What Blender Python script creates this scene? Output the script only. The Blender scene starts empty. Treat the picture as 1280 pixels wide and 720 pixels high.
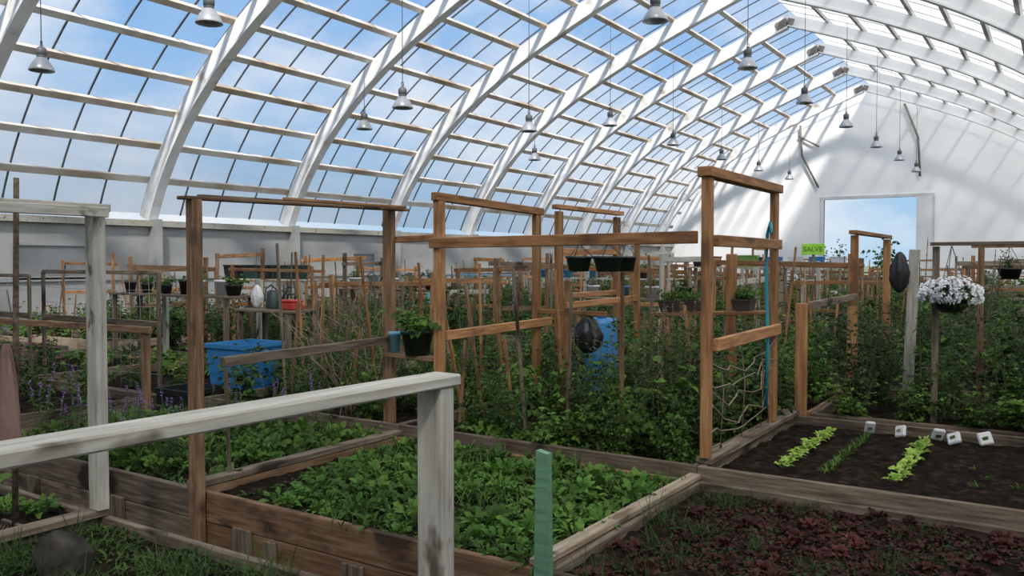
import bpy, bmesh, math, random
from mathutils import Vector, Matrix, noise
random.seed(11)
R=random.Random(5)
COL=bpy.context.scene.collection
# ---------------------------------------------------------------- materials
def newmat(n):
    m=bpy.data.materials.new(n); m.use_nodes=True
    nt=m.node_tree; b=nt.nodes['Principled BSDF']; return m,nt,b
def ramp(nt,stops):
    r=nt.nodes.new('ShaderNodeValToRGB')
    e=r.color_ramp.elements
    while len(e)<len(stops): e.new(0.5)
    for i,(p,c) in enumerate(stops):
        e[i].position=p; e[i].color=(c[0],c[1],c[2],1)
    return r
def noise_mat(name,stops,scale=5,stretch=(1,1,1),rough=0.8,bump=0.0,detail=6,rand=0.0,metal=0,dist=0.0,knots=None,gain=1.0,spec=None):
    stops=[(p,tuple(x*gain for x in c)) for p,c in stops]
    m,nt,b=newmat(name)
    if spec is not None: b.inputs['Specular IOR Level'].default_value=spec
    tc=nt.nodes.new('ShaderNodeTexCoord'); mp=nt.nodes.new('ShaderNodeMapping')
    mp.inputs['Scale'].default_value=stretch
    nt.links.new(tc.outputs['Object'],mp.inputs[0])
    oi=nt.nodes.new('ShaderNodeObjectInfo')
    va=nt.nodes.new('ShaderNodeVectorMath'); va.operation='ADD'
    vm=nt.nodes.new('ShaderNodeVectorMath'); vm.operation='SCALE'; vm.inputs[3].default_value=37.0
    cb=nt.nodes.new('ShaderNodeCombineXYZ')
    for i in range(3): nt.links.new(oi.outputs['Random'],cb.inputs[i])
    nt.links.new(cb.outputs[0],vm.inputs[0])
    nt.links.new(mp.outputs[0],va.inputs[0]); nt.links.new(vm.outputs[0],va.inputs[1])
    no=nt.nodes.new('ShaderNodeTexNoise'); no.inputs['Scale'].default_value=scale; no.inputs['Detail'].default_value=detail
    no.inputs['Distortion'].default_value=dist
    nt.links.new(va.outputs[0],no.inputs['Vector'])
    r=ramp(nt,stops); nt.links.new(no.outputs['Fac'],r.inputs[0])
    out=r.outputs[0]
    if knots:
        n2=nt.nodes.new('ShaderNodeTexNoise'); n2.inputs['Scale'].default_value=knots[0]; n2.inputs['Detail'].default_value=3
        m2=nt.nodes.new('ShaderNodeMapping'); m2.inputs['Scale'].default_value=(1,2,2); nt.links.new(tc.outputs['Object'],m2.inputs[0])
        a2=nt.nodes.new('ShaderNodeVectorMath'); a2.operation='ADD'; nt.links.new(m2.outputs[0],a2.inputs[0]); nt.links.new(vm.outputs[0],a2.inputs[1])
        nt.links.new(a2.outputs[0],n2.inputs['Vector'])
        r2=ramp(nt,[(knots[1],(0,0,0)),(knots[1]+.08,(1,1,1))]); nt.links.new(n2.outputs['Fac'],r2.inputs[0])
        mk=nt.nodes.new('ShaderNodeMixRGB'); nt.links.new(r2.outputs[0],mk.inputs[0]); nt.links.new(out,mk.inputs[1]); mk.inputs[2].default_value=(*knots[2],1); out=mk.outputs[0]
    if rand>0:
        hs=nt.nodes.new('ShaderNodeHueSaturation')
        mr=nt.nodes.new('ShaderNodeMapRange'); mr.inputs['To Min'].default_value=1-rand; mr.inputs['To Max'].default_value=1+rand*0.6
        nt.links.new(oi.outputs['Random'],mr.inputs[0]); nt.links.new(mr.outputs[0],hs.inputs['Value'])
        nt.links.new(out,hs.inputs['Color']); out=hs.outputs[0]
    nt.links.new(out,b.inputs['Base Color'])
    b.inputs['Roughness'].default_value=rough; b.inputs['Metallic'].default_value=metal
    if bump>0:
        bp=nt.nodes.new('ShaderNodeBump'); bp.inputs['Strength'].default_value=bump; bp.inputs['Distance'].default_value=0.02
        nt.links.new(no.outputs['Fac'],bp.inputs['Height']); nt.links.new(bp.outputs[0],b.inputs['Normal'])
    return m
def leaf_mat(name,c1,c2,trans=0.28,scale=6,rand=0.4,gain=0.66):
    m=noise_mat(name,[(0.3,c1),(0.7,c2)],scale=scale,rough=0.65,rand=rand,detail=2,gain=gain)
    nt=m.node_tree; b=nt.nodes['Principled BSDF']; o=nt.nodes['Material Output']
    b.inputs['Specular IOR Level'].default_value=0.22
    src=b.inputs['Base Color'].links[0].from_socket
    t=nt.nodes.new('ShaderNodeBsdfTranslucent'); nt.links.new(src,t.inputs[0])
    mx=nt.nodes.new('ShaderNodeMixShader'); mx.inputs[0].default_value=trans
    nt.links.new(b.outputs[0],mx.inputs[1]); nt.links.new(t.outputs[0],mx.inputs[2]); nt.links.new(mx.outputs[0],o.inputs[0])
    return m
GR=(1.2,14,14)
WOOD=noise_mat('orange_lumber',[(0.3,(0.24,0.105,0.042)),(0.55,(0.42,0.21,0.09)),(0.75,(0.52,0.29,0.145))],3,GR,0.7,0.2,rand=0.35,knots=(1.8,.58,(.18,.09,.045)),gain=.92,spec=.2)
WOODM=noise_mat('brown_lumber',[(0.3,(0.12,0.07,0.038)),(0.55,(0.24,0.14,0.08)),(0.75,(0.34,0.22,0.14))],3,GR,0.75,0.25,rand=0.2,knots=(2.2,.58,(.07,.045,.03)),spec=.15)
WOODP=noise_mat('pale_lumber',[(0.3,(0.23,0.18,0.125)),(0.7,(0.42,0.34,0.25))],3,GR,0.7,0.2,rand=0.2,knots=(3,.60,(.15,.10,.065)),spec=.15)
WOODG=noise_mat('weathered_lumber',[(0.28,(0.085,0.062,0.043)),(0.5,(0.17,0.13,0.095)),(0.75,(0.28,0.225,0.17))],3,GR,0.85,0.35,rand=0.3,knots=(2,.58,(.045,.033,.024)),spec=.1)
WHITEW=noise_mat('whitewashed_wood',[(0.25,(0.22,0.20,0.165)),(0.42,(0.37,0.35,0.30)),(0.7,(0.52,0.50,0.44))],3,GR,0.75,0.2,knots=(5,.62,(.11,.09,.065)),spec=.15)
GREENW=noise_mat('green_painted_wood',[(0.2,(0.09,0.21,0.125)),(0.6,(0.145,0.30,0.185))],3,GR,0.6,0.2)
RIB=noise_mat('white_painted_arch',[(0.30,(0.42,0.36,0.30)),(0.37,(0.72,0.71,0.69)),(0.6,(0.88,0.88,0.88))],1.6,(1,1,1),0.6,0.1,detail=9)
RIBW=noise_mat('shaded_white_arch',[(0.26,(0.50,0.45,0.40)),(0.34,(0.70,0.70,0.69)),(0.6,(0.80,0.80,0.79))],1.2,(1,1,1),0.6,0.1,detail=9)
PURL=noise_mat('stained_purlin',[(0.36,(0.42,0.32,0.23)),(0.50,(0.62,0.54,0.45)),(0.62,(0.76,0.72,0.67))],0.9,(1,1,1),0.7,detail=9)
PURLR=noise_mat('grey_white_purlin',[(0.36,(0.40,0.36,0.31)),(0.46,(0.55,0.54,0.52)),(0.62,(0.62,0.62,0.61))],0.9,(1,1,1),0.7,detail=9)
BAR=noise_mat('dark_glazing_bar',[(0.3,(0.06,0.07,0.08)),(0.7,(0.13,0.14,0.15))],2)
STEEL=noise_mat('rusty_steel',[(0.3,(0.13,0.115,0.10)),(0.7,(0.26,0.23,0.20))],6,rough=0.5)
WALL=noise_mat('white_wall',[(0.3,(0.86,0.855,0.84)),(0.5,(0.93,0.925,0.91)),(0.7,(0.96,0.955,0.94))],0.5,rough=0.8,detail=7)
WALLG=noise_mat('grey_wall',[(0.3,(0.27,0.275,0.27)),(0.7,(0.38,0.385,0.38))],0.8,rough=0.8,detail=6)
SEAM=noise_mat('seam_grey',[(0.3,(0.58,0.58,0.57)),(0.7,(0.70,0.70,0.69))],2)
FLOOR=noise_mat('earth_floor',[(0.3,(0.035,0.026,0.019)),(0.7,(0.08,0.062,0.046))],3,rough=1,bump=0.5,spec=.05)
SOIL=noise_mat('dark_soil',[(0.3,(0.007,0.005,0.0035)),(0.55,(0.019,0.013,0.009)),(0.75,(0.05,0.035,0.025))],16,rough=1,bump=0.9,detail=10,spec=.04)
GROUT=noise_mat('outside_ground',[(0.3,(0.10,0.14,0.05)),(0.7,(0.26,0.24,0.16))],0.5,rough=0.95)
DARK=noise_mat('dark_glass',[(0.3,(0.14,0.145,0.15)),(0.7,(0.24,0.25,0.26))],1.2,rough=0.3)
BLACKP=noise_mat('black_plastic',[(0.3,(0.008,0.008,0.009)),(0.7,(0.02,0.02,0.022))],3,rough=0.45)
GREENP=noise_mat('dark_green_plastic',[(0.3,(0.010,0.024,0.021)),(0.7,(0.02,0.04,0.035))],3,rough=0.45)
BROWNP=noise_mat('brown_planter',[(0.3,(0.04,0.028,0.022)),(0.7,(0.07,0.048,0.035))],6,rough=0.6)
BLUEP=noise_mat('blue_plastic',[(0.3,(0.025,0.16,0.38)),(0.7,(0.04,0.22,0.47))],3,rough=0.4)
LBLUEP=noise_mat('light_blue_plastic',[(0.3,(0.15,0.38,0.55)),(0.7,(0.2,0.45,0.62))],3,rough=0.4)
REDP=noise_mat('red_plastic',[(0.3,(0.40,0.03,0.02)),(0.7,(0.52,0.05,0.03))],3,rough=0.4)
LIMEP=noise_mat('lime_plastic',[(0.3,(0.15,0.27,0.05)),(0.7,(0.20,0.35,0.08))],3,rough=0.4)
WHITEP=noise_mat('white_plastic',[(0.3,(0.56,0.57,0.57)),(0.7,(0.70,0.70,0.70))],3,rough=0.4)
TEAL=noise_mat('teal_hose',[(0.3,(0.02,0.25,0.32)),(0.7,(0.03,0.33,0.42))],3,rough=0.4)
NET=noise_mat('pale_netting',[(0.3,(0.24,0.24,0.21)),(0.7,(0.36,0.36,0.32))],3)
TWINE=noise_mat('twine',[(0.3,(0.15,0.11,0.08)),(0.7,(0.26,0.20,0.14))],3)
CLOTH=noise_mat('dusty_pink_cloth',[(0.3,(0.14,0.08,0.065)),(0.7,(0.29,0.18,0.15))],4,(3,3,1),rough=0.9,bump=0.6)
ROCK=noise_mat('grey_rock',[(0.3,(0.018,0.016,0.013)),(0.7,(0.07,0.062,0.054))],9,rough=1,bump=0.8,spec=.1)
ALU=noise_mat('aluminium_shade',[(0.3,(0.30,0.31,0.32)),(0.7,(0.50,0.51,0.52))],3,rough=0.35,metal=0.4)
BALL=noise_mat('grey_ballast',[(0.3,(0.06,0.065,0.07)),(0.7,(0.11,0.115,0.12))],3,rough=0.5)
SIGN=noise_mat('lime_green_sign',[(0.3,(0.28,0.60,0.05)),(0.7,(0.33,0.68,0.07))],3)
INK=noise_mat('dark_ink',[(0.3,(0.06,0.14,0.03)),(0.7,(0.08,0.17,0.04))],3)
PRINT=noise_mat('faded_print',[(0.45,(0.30,0.31,0.32)),(0.55,(0.8,0.8,0.8))],9)
LG=leaf_mat('leaf_green',(0.036,0.082,0.018),(0.095,0.175,0.038))
LG2=leaf_mat('leaf_mid_green',(0.055,0.12,0.022),(0.14,0.245,0.045))
LBR=leaf_mat('leaf_bright',(0.085,0.19,0.028),(0.20,0.35,0.06),rand=0.3,gain=.74)
LRAD=leaf_mat('turnip_leaf',(0.055,0.15,0.020),(0.18,0.34,0.06),rand=0.45,gain=.76)
LYEL=leaf_mat('seedling_leaf',(0.32,0.50,0.07),(0.54,0.74,0.16),rand=0.15,gain=.95)
LGREY=leaf_mat('grey_green_leaf',(0.07,0.11,0.05),(0.15,0.20,0.09))
LRED=leaf_mat('red_lettuce_leaf',(0.045,0.015,0.012),(0.13,0.035,0.028),trans=0.2,gain=.85,rand=.5)
STEM=noise_mat('plant_stem',[(0.3,(0.05,0.075,0.025)),(0.7,(0.10,0.125,0.05))],4)
DRY=noise_mat('dry_stem',[(0.3,(0.14,0.09,0.05)),(0.7,(0.32,0.24,0.16))],4)
PURP=leaf_mat('purple_petal',(0.26,0.13,0.42),(0.48,0.28,0.66),gain=.9)
WPET=leaf_mat('white_petal',(0.82,0.82,0.84),(0.95,0.95,0.96),rand=0.05,gain=1)
YPET=leaf_mat('yellow_petal',(0.75,0.45,0.03),(0.85,0.6,0.05),rand=0.1,gain=1)
PKPET=leaf_mat('pink_petal',(0.55,0.08,0.2),(0.7,0.15,0.3),rand=0.1,gain=1)
def panel_mat(name,transp,col,scale=0.6,zfade=None):
    m=bpy.data.materials.new(name); m.use_nodes=True; nt=m.node_tree
    nt.nodes.remove(nt.nodes['Principled BSDF']); o=nt.nodes['Material Output']
    tc=nt.nodes.new('ShaderNodeTexCoord'); no=nt.nodes.new('ShaderNodeTexNoise'); no.inputs['Scale'].default_value=scale; no.inputs['Detail'].default_value=6
    nt.links.new(tc.outputs['Object'],no.inputs['Vector'])
    t=nt.nodes.new('ShaderNodeBsdfTransparent'); tl=nt.nodes.new('ShaderNodeBsdfTranslucent'); tl.inputs[0].default_value=(*col,1)
    df=nt.nodes.new('ShaderNodeBsdfDiffuse'); df.inputs[0].default_value=(*col,1)
    m0=nt.nodes.new('ShaderNodeMixShader'); m0.inputs[0].default_value=0.2
    nt.links.new(tl.outputs[0],m0.inputs[1]); nt.links.new(df.outputs[0],m0.inputs[2])
    mx=nt.nodes.new('ShaderNodeMixShader')
    mr=nt.nodes.new('ShaderNodeMapRange'); mr.inputs['From Min'].default_value=0.3; mr.inputs['From Max'].default_value=0.7
    mr.inputs['To Min'].default_value=max(0,transp-0.07); mr.inputs['To Max'].default_value=min(1,transp+0.07)
    nt.links.new(no.outputs['Fac'],mr.inputs[0]); f=mr.outputs[0]
    if zfade:
        sp=nt.nodes.new('ShaderNodeSeparateXYZ'); nt.links.new(tc.outputs['Object'],sp.inputs[0])
        m2=nt.nodes.new('ShaderNodeMapRange'); m2.inputs['From Min'].default_value=zfade[0]; m2.inputs['From Max'].default_value=zfade[1]; m2.inputs['To Min'].default_value=zfade[2]; m2.inputs['To Max'].default_value=1
        nt.links.new(sp.outputs[2],m2.inputs[0]); mm=nt.nodes.new('ShaderNodeMath'); mm.operation='MULTIPLY'
        nt.links.new(f,mm.inputs[0]); nt.links.new(m2.outputs[0],mm.inputs[1]); f=mm.outputs[0]
    nt.links.new(f,mx.inputs[0])
    nt.links.new(m0.outputs[0],mx.inputs[1]); nt.links.new(t.outputs[0],mx.inputs[2]); nt.links.new(mx.outputs[0],o.inputs[0])
    return m
GLAZE=panel_mat('clear_glazing',0.88,(0.80,0.81,0.83),zfade=(3.2,6.0,0.40))
OPAL=panel_mat('opal_panel',0.16,(0.96,0.96,0.94))
# ---------------------------------------------------------------- helpers
def mesh_obj(name,verts,faces,mats,parent=None,loc=None,smooth=False,mi=None):
    me=bpy.data.meshes.new(name); me.from_pydata([tuple(v) for v in verts],[],faces)
    if not isinstance(mats,(list,tuple)): mats=[mats]
    for m in mats: me.materials.append(m)
    if mi: me.polygons.foreach_set('material_index',mi)
    if smooth: me.polygons.foreach_set('use_smooth',[True]*len(me.polygons))
    me.update()
    return put(name,me,parent,loc)
def put(name,me,parent=None,loc=None,rot=None,scale=None):
    o=bpy.data.objects.new(name,me); COL.objects.link(o)
    loc=Vector(loc) if loc is not None else Vector((0,0,0))
    if parent is not None:
        o.parent=parent; loc=loc-parent.location
    o.location=loc
    if rot is not None: o.rotation_euler=rot
    if scale is not None: o.scale=scale
    return o
def tag(o,label,cat,group=None,kind=None):
    o['label']=label; o['category']=cat
    if group: o['group']=group
    if kind: o['kind']=kind
    return o
def struct(o,label=None):
    o['kind']='structure'
    if label: o['label']=label
    return o
def thing(name,loc,label,cat,group=None):
    e=bpy.data.objects.new(name,None); COL.objects.link(e); e.location=loc; e.empty_display_size=0.1
    return tag(e,label,cat,group)
def boxmesh(name,L,w,h,mat,bev=0.004):
    bm=bmesh.new(); bmesh.ops.create_cube(bm,size=1.0)
    for v in bm.verts: v.co=Vector((v.co.x*L,v.co.y*w,v.co.z*h))
    if bev>0: bmesh.ops.bevel(bm,geom=bm.edges[:],offset=min(bev,min(w,h,L)*0.3),segments=1,affect='EDGES')
    me=bpy.data.meshes.new(name); bm.to_mesh(me); bm.free(); me.materials.append(mat); return me
def beam(name,p0,p1,w,h,mat,parent=None,label=None,bev=0.004):
    p0=Vector(p0);p1=Vector(p1); d=p1-p0; L=d.length; x=d/L
    if abs(x.z)<0.9: y=Vector((0,0,1)).cross(x).normalized()
    else: y=(Vector((1,0,0))-x*x.x).normalized()
    z=x.cross(y)
    me=boxmesh(name,L,w,h,mat,bev)
    o=put(name,me,parent,(p0+p1)/2)
    o.rotation_euler=Matrix((x,y,z)).transposed().to_euler()
    if label: o['label']=label
    return o
def tube_mesh(name,paths,mats,n=6,mi=None):
    V=[];F=[];M=[]
    for k,(pts,r0,r1) in enumerate(paths):
        pts=[Vector(p) for p in pts]; b=len(V); N=len(pts)
        for i,p in enumerate(pts):
            d=(pts[min(i+1,N-1)]-pts[max(i-1,0)]).normalized()
            a=d.cross(Vector((0,0,1)))
            if a.length<0.1: a=d.cross(Vector((1,0,0)))
            a.normalize(); c=d.cross(a); r=r0+(r1-r0)*i/max(1,N-1)
            for j in range(n):
                t=2*math.pi*j/n; V.append(p+a*math.cos(t)*r+c*math.sin(t)*r)
        for i in range(N-1):
            for j in range(n):
                F.append((b+i*n+j,b+i*n+(j+1)%n,b+(i+1)*n+(j+1)%n,b+(i+1)*n+j)); M.append(mi[k] if mi else 0)
        F.append(tuple(b+j for j in range(n))[::-1]); M.append(mi[k] if mi else 0)
        F.append(tuple(b+(N-1)*n+j for j in range(n))); M.append(mi[k] if mi else 0)
    return V,F,M
def tube(name,paths,mat,parent=None,loc=(0,0,0),n=6):
    V,F,M=tube_mesh(name,paths,mat,n)
    return mesh_obj(name,V,F,mat,parent,loc,smooth=True)
def lathe_vf(prof,n=20,cap=False):
    V=[];F=[]
    for r,z in prof:
        for j in range(n):
            t=2*math.pi*j/n; V.append((r*math.cos(t),r*math.sin(t),z))
    for i in range(len(prof)-1):
        for j in range(n):
            F.append((i*n+j,i*n+(j+1)%n,(i+1)*n+(j+1)%n,(i+1)*n+j))
    return V,F
def lathe(name,prof,mat,parent=None,loc=(0,0,0),n=20,scale=None):
    V,F=lathe_vf(prof,n); o=mesh_obj(name,V,F,mat,parent,loc,smooth=True)
    if scale: o.scale=scale
    return o
# ---------------------------------------------------------------- leaves
class MB:
    def __init__(s): s.V=[];s.F=[];s.M=[]
    def leaf(s,base,dr,L,W,droop=0.3,mi=0,seg=3,roll=0.0,wave=0.0):
        base=Vector(base); dr=Vector(dr).normalized()
        side=dr.cross(Vector((0,0,1)))
        if side.length<0.05: side=Vector((1,0,0))
        side.normalize()
        if roll: side=(Matrix.Rotation(roll,3,dr)@side)
        b=len(s.V); s.V.append(base)
        for i in range(1,seg+1):
            t=i/seg; c=base+dr*L*t+Vector((0,0,-droop*L*t*t))
            if i==seg: s.V.append(c)
            else:
                w=W*0.5*math.sin(math.pi*min(1,(t**0.75)))*1.05*(1+(R.uniform(-.3,.3) if wave else 0))
                up=side.cross(dr)*(w*0.35)
                wv=Vector((0,0,R.uniform(-wave,wave)))
                s.V.append(c-side*w+up+wv); s.V.append(c+side*w+up-wv)
        s.F.append((b,b+2,b+1)); s.M.append(mi)
        for i in range(1,seg-1):
            q=b+1+(i-1)*2; s.F.append((q,q+1,q+3,q+2)); s.M.append(mi)
        q=b+1+(seg-2)*2; s.F.append((q,q+1,b+1+(seg-1)*2)); s.M.append(mi)
    def tubes(s,paths,mi=0,n=4):
        V,F,M=tube_mesh('',paths,None,n); b=len(s.V); s.V+=V
        s.F+=[tuple(b+i for i in f) for f in F]; s.M+=[mi]*len(F)
    def mesh(s,name,mats):
        me=bpy.data.meshes.new(name); me.from_pydata([tuple(v) for v in s.V],[],s.F)
        for m in mats: me.materials.append(m)
        me.polygons.foreach_set('material_index',s.M); me.update(); return me
def rdir(zmin=-0.2,zmax=0.8,r=R):
    a=r.uniform(0,2*math.pi); z=r.uniform(zmin,zmax); c=math.sqrt(max(0,1-z*z)); return Vector((c*math.cos(a),c*math.sin(a),z))
def bush(h,rad,nst,nl,ls,mat,wr=0.5,flower=None,nf=0,mat2=None):
    m=MB()
    for s in range(nst):
        a=R.uniform(0,6.28); rr=rad*R.uniform(0.2,0.9); hh=h*R.uniform(0.5,1.0)
        pts=[]
        for i in range(5):
            t=i/4; pts.append(Vector((math.cos(a)*rr*t**0.8+R.uniform(-.02,.02),math.sin(a)*rr*t**0.8+R.uniform(-.02,.02),hh*t)))
        m.tubes([(pts,0.006,0.003)],1)
        for k in range(nl//nst):
            t=R.uniform(0.03,1.0); i=min(3,int(t*4)); f=t*4-i
            p=pts[i].lerp(pts[i+1],f)
            d=rdir(-0.2,0.7); L0=ls*R.uniform(0.4,2.6)
            q=p+d*L0*0.8
            mi=3 if (mat2 and R.random()<.3) else 0
            for w in (-0.8,0,0.8):
                dd=(Matrix.Rotation(w,3,'Z')@d)
                m.leaf(q,dd+Vector((0,0,R.uniform(-.4,.3))),ls*R.uniform(0.5,1.15),ls*wr*R.uniform(0.7,1.2),0.35,mi,3,R.uniform(-.8,.8))
        if flower:
            for k in range(nf):
                p=pts[4]+rdir(0,0.8)*rad*0.4
                for j in range(5):
                    m.leaf(p,Vector((math.cos(j*1.256),math.sin(j*1.256),.3)),0.022,0.02,0.1,2,3)
    return m.mesh('foliage',[mat,STEM,flower or YPET,mat2 or mat])
def greens(L,W,n,mat,spread=1.0,seg=5,wave=0.01,stalk=.35):
    m=MB()
    for k in range(n):
        a=k*2.4+R.uniform(-.4,.4); t=k/n
        el=math.radians(R.uniform(20,50)+30*t)/spread
        d=Vector((math.cos(a)*math.cos(el),math.sin(a)*math.cos(el),math.sin(el)))
        l=L*R.uniform(0.6,1.2); b=Vector((math.cos(a),math.sin(a),0))*0.015
        st=b+d*l*stalk
        m.tubes([([b,st],0.003,0.002)],1)
        m.leaf(st,d,l*(1.1-stalk),W*R.uniform(0.7,1.25),0.45,0,seg,R.uniform(-.5,.5),wave)
    return m.mesh('greens',[mat,STEM])
def grass(h,n,mat,w=0.012,r=0.08,lo=.65):
    m=MB()
    for k in range(n):
        b=Vector((R.uniform(-r,r),R.uniform(-r,r),0)); d=rdir(lo,0.98)
        m.leaf(b,d,h*R.uniform(.5,1.1),w,R.uniform(0.0,0.6),0,5)
    return m.mesh('blades',[mat])
def spikes(h,n,r=0.15,mats=None,fl=20):
    m=MB()
    for k in range(n):
        b=Vector((R.uniform(-r,r),R.uniform(-r,r),0)); tp=b+Vector((R.uniform(-.08,.08),R.uniform(-.08,.08),h*R.uniform(.7,1)))
        m.tubes([([b,tp],0.004,0.002)],1)
        for i in range(26):
            t=R.uniform(0.1,0.75); m.leaf(b.lerp(tp,t),rdir(-.1,.6),0.08,0.016,0.3,0,3)
        for i in range(fl):
            t=R.uniform(0.72,1.0); m.leaf(b.lerp(tp,t),rdir(-.3,.4),0.025*(1.6-t),0.016,0.1,2,3)
    return m.mesh('spikes',mats or [LG2,STEM,PURP])
BUSHA=[bush(0.75,0.40,11,300,0.055,LG,mat2=LG2),bush(0.70,0.42,11,290,0.058,LG2,mat2=LBR),bush(0.75,0.38,9,170,0.088,LG,.6,mat2=LG2)]
BUSHB=[bush(0.60,0.42,11,290,0.06,LG2,0.6,mat2=LBR),bush(0.50,0.42,9,150,0.095,LBR,0.7,mat2=LG2),bush(0.62,0.40,11,290,0.06,LBR,0.55,mat2=LG2)]
TALL=[bush(1.35,0.38,12,380,0.066,LG,mat2=LG2),bush(1.2,0.40,12,350,0.072,LG2,mat2=LBR),bush(1.35,0.36,10,240,0.095,LG,.6,mat2=LBR),bush(1.25,0.4,11,320,0.075,LGREY,0.5,mat2=LG2)]
LEAFY=[bush(0.35,0.32,8,120,0.07,LBR,0.65),bush(0.38,0.32,7,70,0.11,LBR,0.8,mat2=LG2)]
FLOW=[bush(0.45,0.3,8,120,0.06,LG2,0.5,YPET,3),bush(0.45,0.3,8,120,0.06,LG2,0.5,PKPET,3)]
WISP=[spikes(1.1,9,.22,[LG2,STEM,DRY],26),spikes(1.0,8,.2,[LGREY,STEM,DRY],26)]
RAD=[greens(0.145,0.030,26,LRAD,wave=.006) for _ in range(6)]
LET=[greens(0.085,0.030,16,LRED,wave=0.008,stalk=.15) for _ in range(5)]
SMALLG=[greens(0.14,0.034,18,LBR) for _ in range(3)]
ONI=[grass(0.28,28,LG,0.006,0.10) for _ in range(3)]
WEED=[grass(0.18,34,LG2,0.006,0.13) for _ in range(2)]
LUP=[spikes(0.55,6) for _ in range(2)]
SEED=[greens(0.075,0.03,9,LYEL,seg=4,wave=0.003) for _ in range(3)]
SEEDF=[grass(0.08,14,LBR,0.007,0.022)]
cnt={}
def plant(kind,meshes,x,y,z,s,label,cat,group,sz=None):
    o=put(kind,R.choice(meshes),None,(x,y,z),(0,0,R.uniform(0,6.28)),(s,s,sz or s*R.uniform(.8,1.2)))
    cnt[kind]=cnt.get(kind,0)+1
    return tag(o,label,cat,group)
# ---------------------------------------------------------------- shell
XC=-7.8; HW=10.0; YB=-6.0; YE=43.0; ZW=2.6
P=[(10,2.6),(8.6,6.0),(4.9,7.65),(0,9.45)]
def bez(t):
    a=(1-t)**3;b=3*(1-t)**2*t;c=3*(1-t)*t*t;d=t**3
    return Vector((a*P[0][0]+b*P[1][0]+c*P[2][0]+d*P[3][0],a*P[0][1]+b*P[1][1]+c*P[2][1]+d*P[3][1]))
def nrm(t):
    e=1e-3; d=(bez(min(1,t+e))-bez(max(0,t-e))).normalized(); return Vector((-d.y,d.x))*-1
NS=28
def half(side,off):
    out=[]
    for i in range(NS+1):
        t=i/NS; p=bez(t); n=nrm(t); q=p+n*off
        if i==NS: q=Vector((0,p.y+off/max(0.3,abs(n.y))))
        out.append((XC+side*q.x,q.y))
    return out
def archz(dx):
    dx=abs(dx); lo,hi=0,1
    for _ in range(30):
        mid=(lo+hi)/2
        if bez(mid).x>dx: lo=mid
        else: hi=mid
    return bez(lo).y
tn=[0]
def trimname():
    tn[0]+=1; return 'trim_%d'%tn[0]
RD=0.40; RW=0.16
ribY=[-5+4.2*k for k in range(12)]
def sweep(name,side,o0,o1,y0,y1,mat):
    a=half(side,o0); b=half(side,o1); V=[];F=[]
    for i in range(NS+1):
        V+= [(a[i][0],y0,a[i][1]),(a[i][0],y1,a[i][1]),(b[i][0],y1,b[i][1]),(b[i][0],y0,b[i][1])]
    for i in range(NS):
        q=4*i
        for j in range(4): F.append((q+j,q+(j+1)%4,q+4+(j+1)%4,q+4+j))
    F+=[(0,1,2,3),(4*NS+3,4*NS+2,4*NS+1,4*NS)]
    return mesh_obj(name,V,F,mat)
for y in ribY:
    for side in (-1,1):
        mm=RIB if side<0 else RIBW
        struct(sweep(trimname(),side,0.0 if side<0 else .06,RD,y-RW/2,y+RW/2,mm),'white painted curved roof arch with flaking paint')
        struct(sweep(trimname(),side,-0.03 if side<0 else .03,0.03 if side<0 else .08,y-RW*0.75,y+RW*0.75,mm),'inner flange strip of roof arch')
    zt=bez(1).y
    struct(beam(trimname(),(XC-0.36,y-0.11,zt+0.05),(XC+0.0,y-0.11,zt+0.19),0.04,0.24,STEEL),'steel gusset plate at arch peak')
    struct(beam(trimname(),(XC+0.0,y-0.11,zt+0.19),(XC+0.20,y-0.11,zt+0.12),0.04,0.22,STEEL),'steel gusset plate at arch peak')
    for side in (-1,1):
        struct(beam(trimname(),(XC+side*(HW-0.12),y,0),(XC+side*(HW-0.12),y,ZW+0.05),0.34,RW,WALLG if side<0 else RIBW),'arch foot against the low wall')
NP=13
for side in (-1,1):
    for i in range(1,NP):
        t=i/NP
        p=bez(t); n=nrm(t); q=p+n*(RD+0.05)
        o=beam(trimname(),(XC+side*q.x,YB,q.y),(XC+side*q.x,YE,q.y),0.15 if side<0 else .12,0.09 if side<0 else .08,PURL if side<0 else PURLR,bev=0)
        ang=math.atan2(n.x*side,n.y); o.rotation_euler=(Matrix.Rotation(ang,3,'Y')@o.rotation_euler.to_matrix()).to_euler()
        struct(o,'stained wooden roof purlin running along the hall' if side<0 else 'grey-white roof purlin running along the hall')
y=YB
while y<YE:
    for side in (-1,1):
        struct(sweep(trimname(),side,RD+0.12,RD+0.15,y-0.016,y+0.016,BAR if side<0 else PURLR),'thin glazing bar following the arch')
    y+=1.05
def sheet(name,side,off,mat):
    a=half(side,off); V=[];F=[]
    for i in range(NS+1): V+=[(a[i][0],YB,a[i][1]),(a[i][0],YE,a[i][1])]
    for i in range(NS): F.append((2*i,2*i+1,2*i+3,2*i+2))
    return mesh_obj(name,V,F,mat)
struct(sheet('window_1',-1,RD+0.17,GLAZE),'clear roof glazing showing blue sky')
struct(sheet('ceiling',1,RD+0.17,OPAL),'white translucent roof panels')
def boxo(name,x0,x1,y0,y1,z0,z1,mat,parent=None,bev=0):
    me=boxmesh(name,x1-x0,y1-y0,z1-z0,mat,bev); return put(name,me,parent,((x0+x1)/2,(y0+y1)/2,(z0+z1)/2))
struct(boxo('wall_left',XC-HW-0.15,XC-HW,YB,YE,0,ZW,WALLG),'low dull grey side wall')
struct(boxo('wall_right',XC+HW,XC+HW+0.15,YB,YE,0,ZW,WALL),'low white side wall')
struct(boxo(trimname(),XC-HW,XC-HW+0.14,YB,YE,ZW-0.12,ZW+0.02,WHITEW),'white sill beam on top of the low wall')
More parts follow.
